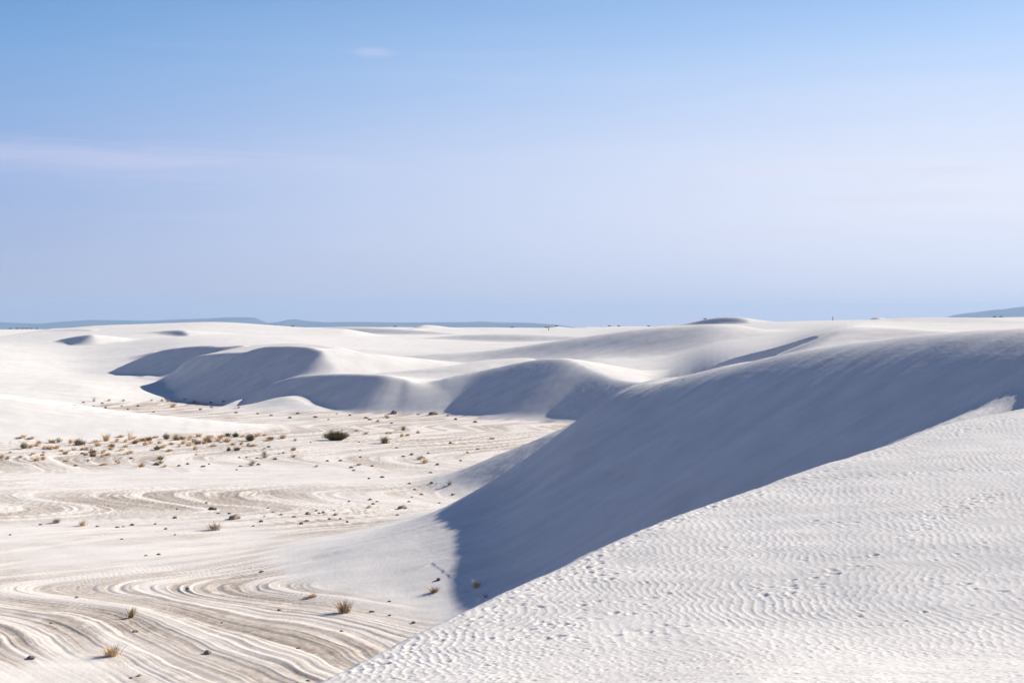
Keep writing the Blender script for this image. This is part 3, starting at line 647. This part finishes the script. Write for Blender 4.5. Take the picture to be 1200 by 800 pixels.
def thing(name, data, loc, label, cat, group=None, rz=0, s=1, parent=None):
    o = bpy.data.objects.new(name, data); C.objects.link(o)
    if parent: o.parent = parent; return o
    o.location = loc; o.rotation_euler = (0, 0, rz); o.scale = (s, s, s) if not isinstance(s, tuple) else s
    o['label'] = label; o['category'] = cat
    if group: o['group'] = group
    return o

rg = random.Random(21)
def build_tuft(rg, n, h, sp, mat, width, lean=-.1):
    """blades plus a dark stubby crown"""
    b = mesh_of('blades', *tuft_geo(rg, n, h, sp, lean, width), [mat])
    k = mesh_of('crown', *tuft_geo(rg, max(14, n // 4), h * .28, sp * .55, 0, width * 1.3, curl=.1), [M_DRYBROWN if mat is not M_OLIVE else M_TWIG])
    c_ = np.array([v.co[:] for v in b.vertices]); q_ = np.percentile(c_, [4, 96], axis=0)
    b['wd'] = float((q_[1] - q_[0])[:2].mean()); b['ht'] = float(q_[1][2])
    return b, k
KINDS = {'straw': M_STRAW, 'brown': M_DRYBROWN, 'grey': M_GREY, 'olive': M_OLIVE}
VAR = {k: [build_tuft(rg, 110, .5, .6, m, .02 if k != 'grey' else .010) for _ in range(5)] for k, m in KINDS.items()}
def tuft(px, py, wpx, hpx, kind, label, group=None, fine=None):
    x, y, z = place(px, py); u = y / F
    b, k = fine if fine else rg.choice(VAR[kind])
    sx = wpx * u / b['wd']; sz = hpx * u / b['ht']
    nm = {'straw': 'dry_grass_tuft', 'brown': 'brown_grass_tuft', 'grey': 'dead_grass_tuft', 'olive': 'green_shrub'}[kind]
    r0 = thing(nm, None, (x, y, z - .02), label, 'grass tuft' if kind != 'olive' else 'shrub', group, rg.uniform(-.5, .5), (sx, sx, sz))
    thing('blades', b, None, None, None, parent=r0); thing('crown', k, None, None, None, parent=r0)
    return r0
CLODS = [mesh_of('clod', *clod_geo(rg, .5, .5), [M_CLOD]) for _ in range(6)]
def clod(px, py, wpx, label, group):
    x, y, z = place(px, py)
    if (z > .7 or ID[np.searchsorted(Yr, y), col_of(px)] == 2) and y < 150 and label != 'dark clod right on the toe of the large dune': return None      # not on the dune flanks
    u = y / F; w_ = wpx * u
    return thing('earth_clod', rg.choice(CLODS), (x, y, z), label, 'clod', group, rg.uniform(-.6, .6), (w_, w_, w_ * rg.uniform(.55, .8)))

# -- the ones that can be told apart
(lv, st_) = shrub_geo(rg, 520, 1.45, .95, 1.05, .085)
x, y, z = place(394, 516); u = y / F; s_ = 33 * u / 2.6
t_ = thing('desert_shrub', None, (x, y, z - .03), 'large dark olive-green shrub standing alone on the flat, biggest plant in view', 'shrub', None, 0, (s_, s_, 14 * u / 1.12))
thing('foliage', mesh_of('foliage', *lv, [M_OLIVE]), None, None, None, parent=t_); thing('stem', mesh_of('stem', *st_, [M_TWIG]), None, None, None, parent=t_)
def shrub(px, py, wpx, hpx, mat, label, n=170):
    lv, st_ = shrub_geo(rg, n, .5, .45, .7, .07); x, y, z = place(px, py); u = y / F
    t_ = thing('desert_shrub', None, (x, y, z - .02), label, 'shrub', None, rg.uniform(0, 3), (wpx * u, wpx * u, hpx * u / .7))
    thing('foliage', mesh_of('foliage', *lv, [mat]), None, None, None, parent=t_); thing('stem', mesh_of('stem', *st_, [M_TWIG]), None, None, None, parent=t_)
shrub(293, 517, 13, 9, M_OLIVE, 'round dark green shrub at the right end of the grass belt, nearer of the two')
shrub(276, 512, 9, 6, M_OLIVE, 'small dark green shrub just behind the round one in the grass belt')
shrub(184, 527, 9, 6, M_OLIVE, 'small brownish green shrub in the lower middle of the grass belt')
shrub(268, 529, 6, 5, M_OLIVE, 'tiny olive shrub below the right half of the grass belt')
shrub(28, 526, 10, 9, M_PALEGREEN, 'pale sage-green bush at the left end of the grass belt')
shrub(69, 519, 9, 8, M_PALEGREEN, 'greenish straw bush among tan tufts in the left part of the grass belt', 90)
shrub(195, 515, 10, 8, M_DRYBROWN, 'broad brown twiggy bush in the middle of the grass belt')
shrub(103, 541, 5, 4, M_PALEGREEN, 'tiny pale green bush alone below the left part of the grass belt', 80)
def big(px, py, w_, h_, kind, label, n=170, width=.010, lean=-.1, sp=.6):
    tuft(px, py, w_, h_, kind, label, fine=build_tuft(rg, n, .55, sp, KINDS[kind], width, lean))
big(451, 519.5, 11, 9, 'brown', 'round brown-green tuft to the right of the largest shrub')
big(404, 718, 17, 16, 'brown', 'spiky olive-brown tuft on the banded crust near the foot of the large dune', 150, .008)
big(131, 769, 18, 14, 'straw', 'fan-shaped tan grass tuft nearest the camera on the banded crust', 190, .007)
big(153, 724, 9, 14, 'brown', 'thin upright twiggy tuft standing alone on the lower left crust', 40, .010, .05, .2)
big(97, 616, 9, 7, 'straw', 'bright orange-tan tuft at the tip of a crust arc on the left')
big(252, 621, 14, 10, 'grey', 'grey spiky dead tuft below the small dark clods in the left middle', 150, .009)
big(66, 613, 9, 6, 'grey', 'small grey dead tuft left of the orange-tan one')
big(558, 688, 9, 10, 'straw', 'orange tuft standing in the shade edge at the foot of the large dune', 110, .010, .1)
big(509, 694, 12, 7, 'brown', 'low greenish-brown tuft just outside the shade at the large dune foot', 110, .010)
big(366, 700, 10, 4, 'straw', 'flat tan tuft on the crust up and left of the spiky olive-brown tuft')
big(569, 700, 9, 6, 'grey', 'thin grey twigs beside the edge of the near dune', 40, .008)
big(499, 543, 9, 6, 'straw', 'pale orange tuft beside a dark clod on the right part of the flat')
big(493, 539, 8, 5, 'grey', 'grey dead tuft touching the pale orange one on the flat')
big(125, 517, 9, 9, 'straw', 'tall tan tuft with a dark base at the edge of the low white dune')
big(152, 516, 9, 14, 'straw', 'tallest wispy straw tuft rising above the grass belt', 40, .007)
big(91, 522, 11, 8, 'brown', 'dark-based tan tuft in the left middle of the grass belt')
big(527, 569, 6, 5, 'grey', 'small grey tuft near the flank of the large dune')
big(432, 596, 6, 4, 'straw', 'small orange tuft on the end of a curved crust ridge')
big(473, 504, 5, 6, 'brown', 'small upright tuft far back right on the flat')
big(110, 471, 4, 7, 'brown', 'tiny upright tuft on the far flat at the foot of the low rise', 40)
big(203, 477, 7, 4, 'straw', 'orange tuft in the middle of the far flat before the shaded faces')
# -- belts of look-alikes
belt_s = ((26.7, 515), (36.7, 515), (36, 525), (46, 519.5), (43, 523), (61, 519), (83, 520), (52, 527), (60, 527), (56, 526), (66, 526), (77, 532), (87, 528), (96, 527.5), (101, 527), (107, 527.5), (115, 523), (130, 523), (137, 518),
          (142, 513), (147, 518), (157, 515), (130, 527.5), (142, 528), (151, 533), (121, 531), (126, 533.5), (120, 536), (122, 545), (139, 543.5), (43, 539.5), (51, 539), (2, 537), (39, 533), (161, 518.5), (183, 513.5), (206, 513),
          (176, 521), (191, 525), (201, 521), (215, 520), (222, 516), (223, 513), (233, 512), (228, 518.5), (222, 523.5), (246, 513.5), (250, 523.5), (229, 527.5), (259, 513), (284, 512), (283, 521), (297, 523), (291, 522), (273, 522),
          (302, 512), (310, 511), (332, 514), (152, 532), (166, 547.5), (193, 547), (199, 529), (187, 520), (266, 518), (240, 520), (210, 524), (171, 522), (256, 517), (147, 524), (112, 519))
def spot(px, py):
    xs = ('by the pale sage bush' if px < 55 else 'left of tallest wispy tuft' if px < 140 else 'left of broad brown bush' if px < 192 else 'right of broad brown bush' if px < 240 else 'near the dark green shrubs')
    ys = 'back row' if py < 516.5 else 'middle rows' if py < 524 else 'front rows' if py < 534 else 'outer fringe'
    return ys, xs
for q in belt_s:
    tuft(q[0], q[1], rg.uniform(4.2, 8), rg.uniform(2.8, 5.6), 'straw', 'straw tuft, %s of grass belt, %s' % spot(*q), 'small straw tufts of the grass belt')
for q in ((167.5, 517), (175, 516.5), (109, 535), (242.5, 517), (278, 528), (317, 516), (188, 539), (97, 521), (214, 515), (267, 511), (245, 519), (207, 516), (131, 524), (232, 521), (158, 520), (109, 530.5)):
    tuft(q[0], q[1], rg.uniform(6, 9), rg.uniform(4, 6), 'brown', 'brown tuft, %s of grass belt, %s' % spot(*q), 'small brown tufts of the grass belt')
for q in ((9, 538), (24, 537), (310, 534), (344, 528), (296, 544), (188, 543), (166, 546), (344, 536), (310, 536), (295, 546)):
    tuft(q[0], q[1], rg.uniform(5, 7.5), rg.uniform(4, 6), 'grey', 'small grey dead tuft just below the grass belt', 'grey tufts below the grass belt')
for q in ((371, 547), (316, 517), (429, 508.5), (454, 508), (458, 508.5), (471, 511.5), (478, 510.5), (490, 508), (421, 545), (344, 528), (454, 490), (453, 489), (443, 494.5), (302, 511), (331, 513), (346, 517), (495, 538), (577, 514.5)):
    tuft(q[0], q[1], rg.uniform(3.5, 6), rg.uniform(2.5, 4), 'straw', 'tiny orange-tan tuft, %s the largest shrub' % ('left of' if q[0] < 365 else 'right of' if q[1] > 500 and q[1] < 520 else 'nearer than' if q[1] >= 520 else 'farther than'), 'tiny tufts on the right of the flat')
for q in ((128, 470), (178, 470), (197, 471), (216, 469), (228, 472), (280, 478), (145, 470.5), (190, 470), (262, 471)):
    tuft(q[0], q[1], rg.uniform(2.5, 4), rg.uniform(2, 3.5), 'straw', 'tiny tan tuft on the far flat below the shaded dunes', 'tufts on the far flat')
# -- clods
big_c = ((184, 545, 9, 'largest dark clod just below the grass belt'), (249, 597, 10, 'wide dark clod in the left middle above the grey spiky tuft'), (275, 608, 15, 'low broad grey clod right of the grey spiky tuft'),
         (471.5, 596, 12, 'large dark rounded clod in the middle of the flat'), (472.5, 617, 11, 'low dark clod nearest the flank of the large dune'), (361, 603, 9, 'dark clod at the left end of a row of clods inside the crust curve'),
         (462, 485, 9, 'black clod at the left foot of the middle dune'), (508, 485.5, 12, 'double dark clod heap with twigs at the foot of the middle dune'), (89, 546, 7, 'dark clod alone below the left part of the grass belt'),
         (37, 771.5, 12, 'flat dark twiggy clod at the lower left'), (243, 765.5, 11, 'flat dark twig clump on the lower crust'), (436, 717, 6, 'small dark stone right of the spiky olive-brown tuft'),
         (514, 680, 7, 'dark clod right on the toe of the large dune'), (159, 741, 7, 'small dark clod below the thin twiggy tuft'), (163, 792, 7, 'small dark clod at the bottom edge'), (485, 730, 6, 'small dark clod near the edge of the near dune'))
for px_, py_, w_, lb in big_c: clod(px_, py_, w_, lb, None)
zones = (('small dark clod below the grass belt', 'clods below the grass belt', ((12, 531), (51, 530.5), (50, 534), (36, 534), (77, 541), (97, 532), (101, 533.5), (72, 529), (137, 541), (154, 537.5), (210, 546), (220, 544.5), (238, 547.5), (245, 544.5),
          (280.5, 536.5), (289, 536), (310, 526), (315, 524), (332, 531), (327, 532.5), (322.7, 538), (303, 545), (301, 537), (282, 546.5), (343, 528.5), (346, 517), (277.5, 551), (239, 547), (230, 533))),
         ('small dark clod on smooth left sand', 'clods in the left middle', ((207.5, 597), (269, 602), (205, 607), (47.5, 615.5), (114, 617), (137.5, 618), (144.5, 617.5), (155, 616), (182, 614.5), (194.5, 620), (205, 627), (143, 632), (12, 627), (297, 617), (186, 650), (171, 651), (256, 602), (242, 590))),
         ('small dark clod in the central crust curves', 'clods in the centre', ((442, 588.5), (434, 586), (437.5, 591.5), (409, 588), (432.5, 561), (371, 598.5), (379, 600.5), (392, 599), (393, 604), (399, 608.5), (386, 609), (360, 611), (353, 614), (320, 600.5), (310, 606),
          (329.5, 604), (314, 596), (407, 612), (374, 602), (345, 606), (306, 612))),
         ('small dark clod around the largest shrub', 'clods right of the largest shrub', ((364, 519), (421, 518.5), (422, 528), (412, 548), (414.5, 551.5), (384, 541), (332, 531.5), (322.5, 538.5), (303, 545), (399, 540), (422.5, 536), (436, 547), (502, 531.5), (528, 520), (547.5, 530.5),
          (577.5, 515), (578, 537), (512.5, 545), (482.5, 533), (473, 535), (506, 567), (505, 554), (459, 496), (433.5, 492), (429, 490), (395, 485), (418, 505), (465, 525), (540, 540), (560, 527), (448, 560))),
         ('small dark clod near the large dune flank', 'clods near the large dune', ((494, 580), (531, 581), (531, 588.5), (534, 596), (562, 567), (590.5, 558), (591, 545), (483, 583), (479.5, 588), (466, 604), (479.5, 610), (500, 604), (498, 608), (486, 574), (480, 567), (550, 575), (515, 590))),
         ('small dark clod at the middle dunes foot', 'clods at the foot of the middle dunes', ((490.6, 486), (525, 487), (534, 492), (557, 495), (302, 485), (318, 487), (349, 485), (277, 484), (370, 489), (340, 490), (385, 492), (410, 487))),
         ('tiny dark clod on the far flat', 'clods on the far flat', ((120, 473), (110, 476), (124, 478), (143, 476), (247, 473), (228, 472), (180, 483), (162, 476), (88, 475), (248, 478), (205, 475), (98, 472), (235, 480), (150, 480))),
         ('small stone on the near banded crust', 'stones on the near crust', ((307, 670), (260, 730), (306, 671), (327, 716), (361, 798), (456.5, 721), (456.5, 705), (154, 795), (90, 700), (220, 690), (60, 730), (400, 740), (350, 760))))
for lb, gp, pts in zones:
    for px_, py_ in pts: 
        ax = [p[0] for p in pts]; ay = [p[1] for p in pts]; fx = (px_ - min(ax)) / (max(ax) - min(ax)); fy = (py_ - min(ay)) / (max(ay) - min(ay))
        clod(px_, py_, rg.uniform(3.2, 5.8), lb + ', ' + ('far' if fy < .5 else 'near') + ('-left' if fx < .33 else '-centre' if fx < .67 else '-right') + ' of scatter', gp)
# -- things on the skyline
SK = [mesh_of('shrub', *shrub_geo(rg, 30, .5, .5, .6, .12)[0], [M_TWIG]) for _ in range(3)]
for px_, d_ in ((12, 900), (20, 905), (26, 900), (31, 910), (36, 880), (43, 860), (463, 860), (640, 900), (652, 1000), (714, 1000), (725, 900), (760, 1100), (343, 640), (1165, 370), (1173, 372), (826, 900), (600, 950)):
    j = col_of(px_); i = int(np.argmin(Y0 - (Z[np.searchsorted(Yr, 300):np.searchsorted(Yr, 1600), j] - H) / Yr[np.searchsorted(Yr, 300):np.searchsorted(Yr, 1600)] * F)) + np.searchsorted(Yr, 300)
    u = Yr[i] / F; thing('skyline_shrub', rg.choice(SK), ((px_ - 600) * u, Yr[i], Z[i, j] - .1 * u), 'tiny dark shrub standing on the skyline of the dunes', 'shrub', 'shrubs on the skyline', 0, (5 * u, 5 * u, 3.2 * u))
def post(px_, py_, h_px, label):
    x, y, z = place(px_, py_); u = y / F; r = .55 * u; h_ = h_px * u
    vs = [(math.cos(a) * r * k, math.sin(a) * r * k, zz) for zz, k in ((-.3, 1), (h_ * .93, 1), (h_, .45)) for a in (.4 + q * math.pi / 3 for q in range(6))]
    fs = [(l * 6 + q, l * 6 + (q + 1) % 6, (l + 1) * 6 + (q + 1) % 6, (l + 1) * 6 + q) for l in range(2) for q in range(6)] + [tuple(range(12, 18))]
    thing('marker_post', mesh_of('marker_post', vs, fs, [M_POST]), (x, y, z), label, 'marker post')
post(643, 387.5, 6, 'thin reddish marker post on the distant dunes left of the dark-capped hill')
post(976, 375.5, 4.5, 'short reddish marker post on the skyline right of the dark-capped hill')


# -- what shares a label is told apart by its order from the left
ORD = 'first second third fourth fifth sixth seventh eighth ninth tenth eleventh twelfth thirteenth fourteenth fifteenth sixteenth seventeenth eighteenth'.split()
same = {}
for o in C.objects:
    if o.get('group') and o.get('category'): same.setdefault(o['label'], []).append(o)
for lb, os_ in same.items():
    if 1 < len(os_) <= len(ORD):
        os_.sort(key=lambda o: o.location.x / o.location.y)
        for k, o in enumerate(os_): o['label'] = lb + ', ' + ORD[k] + ' from left'
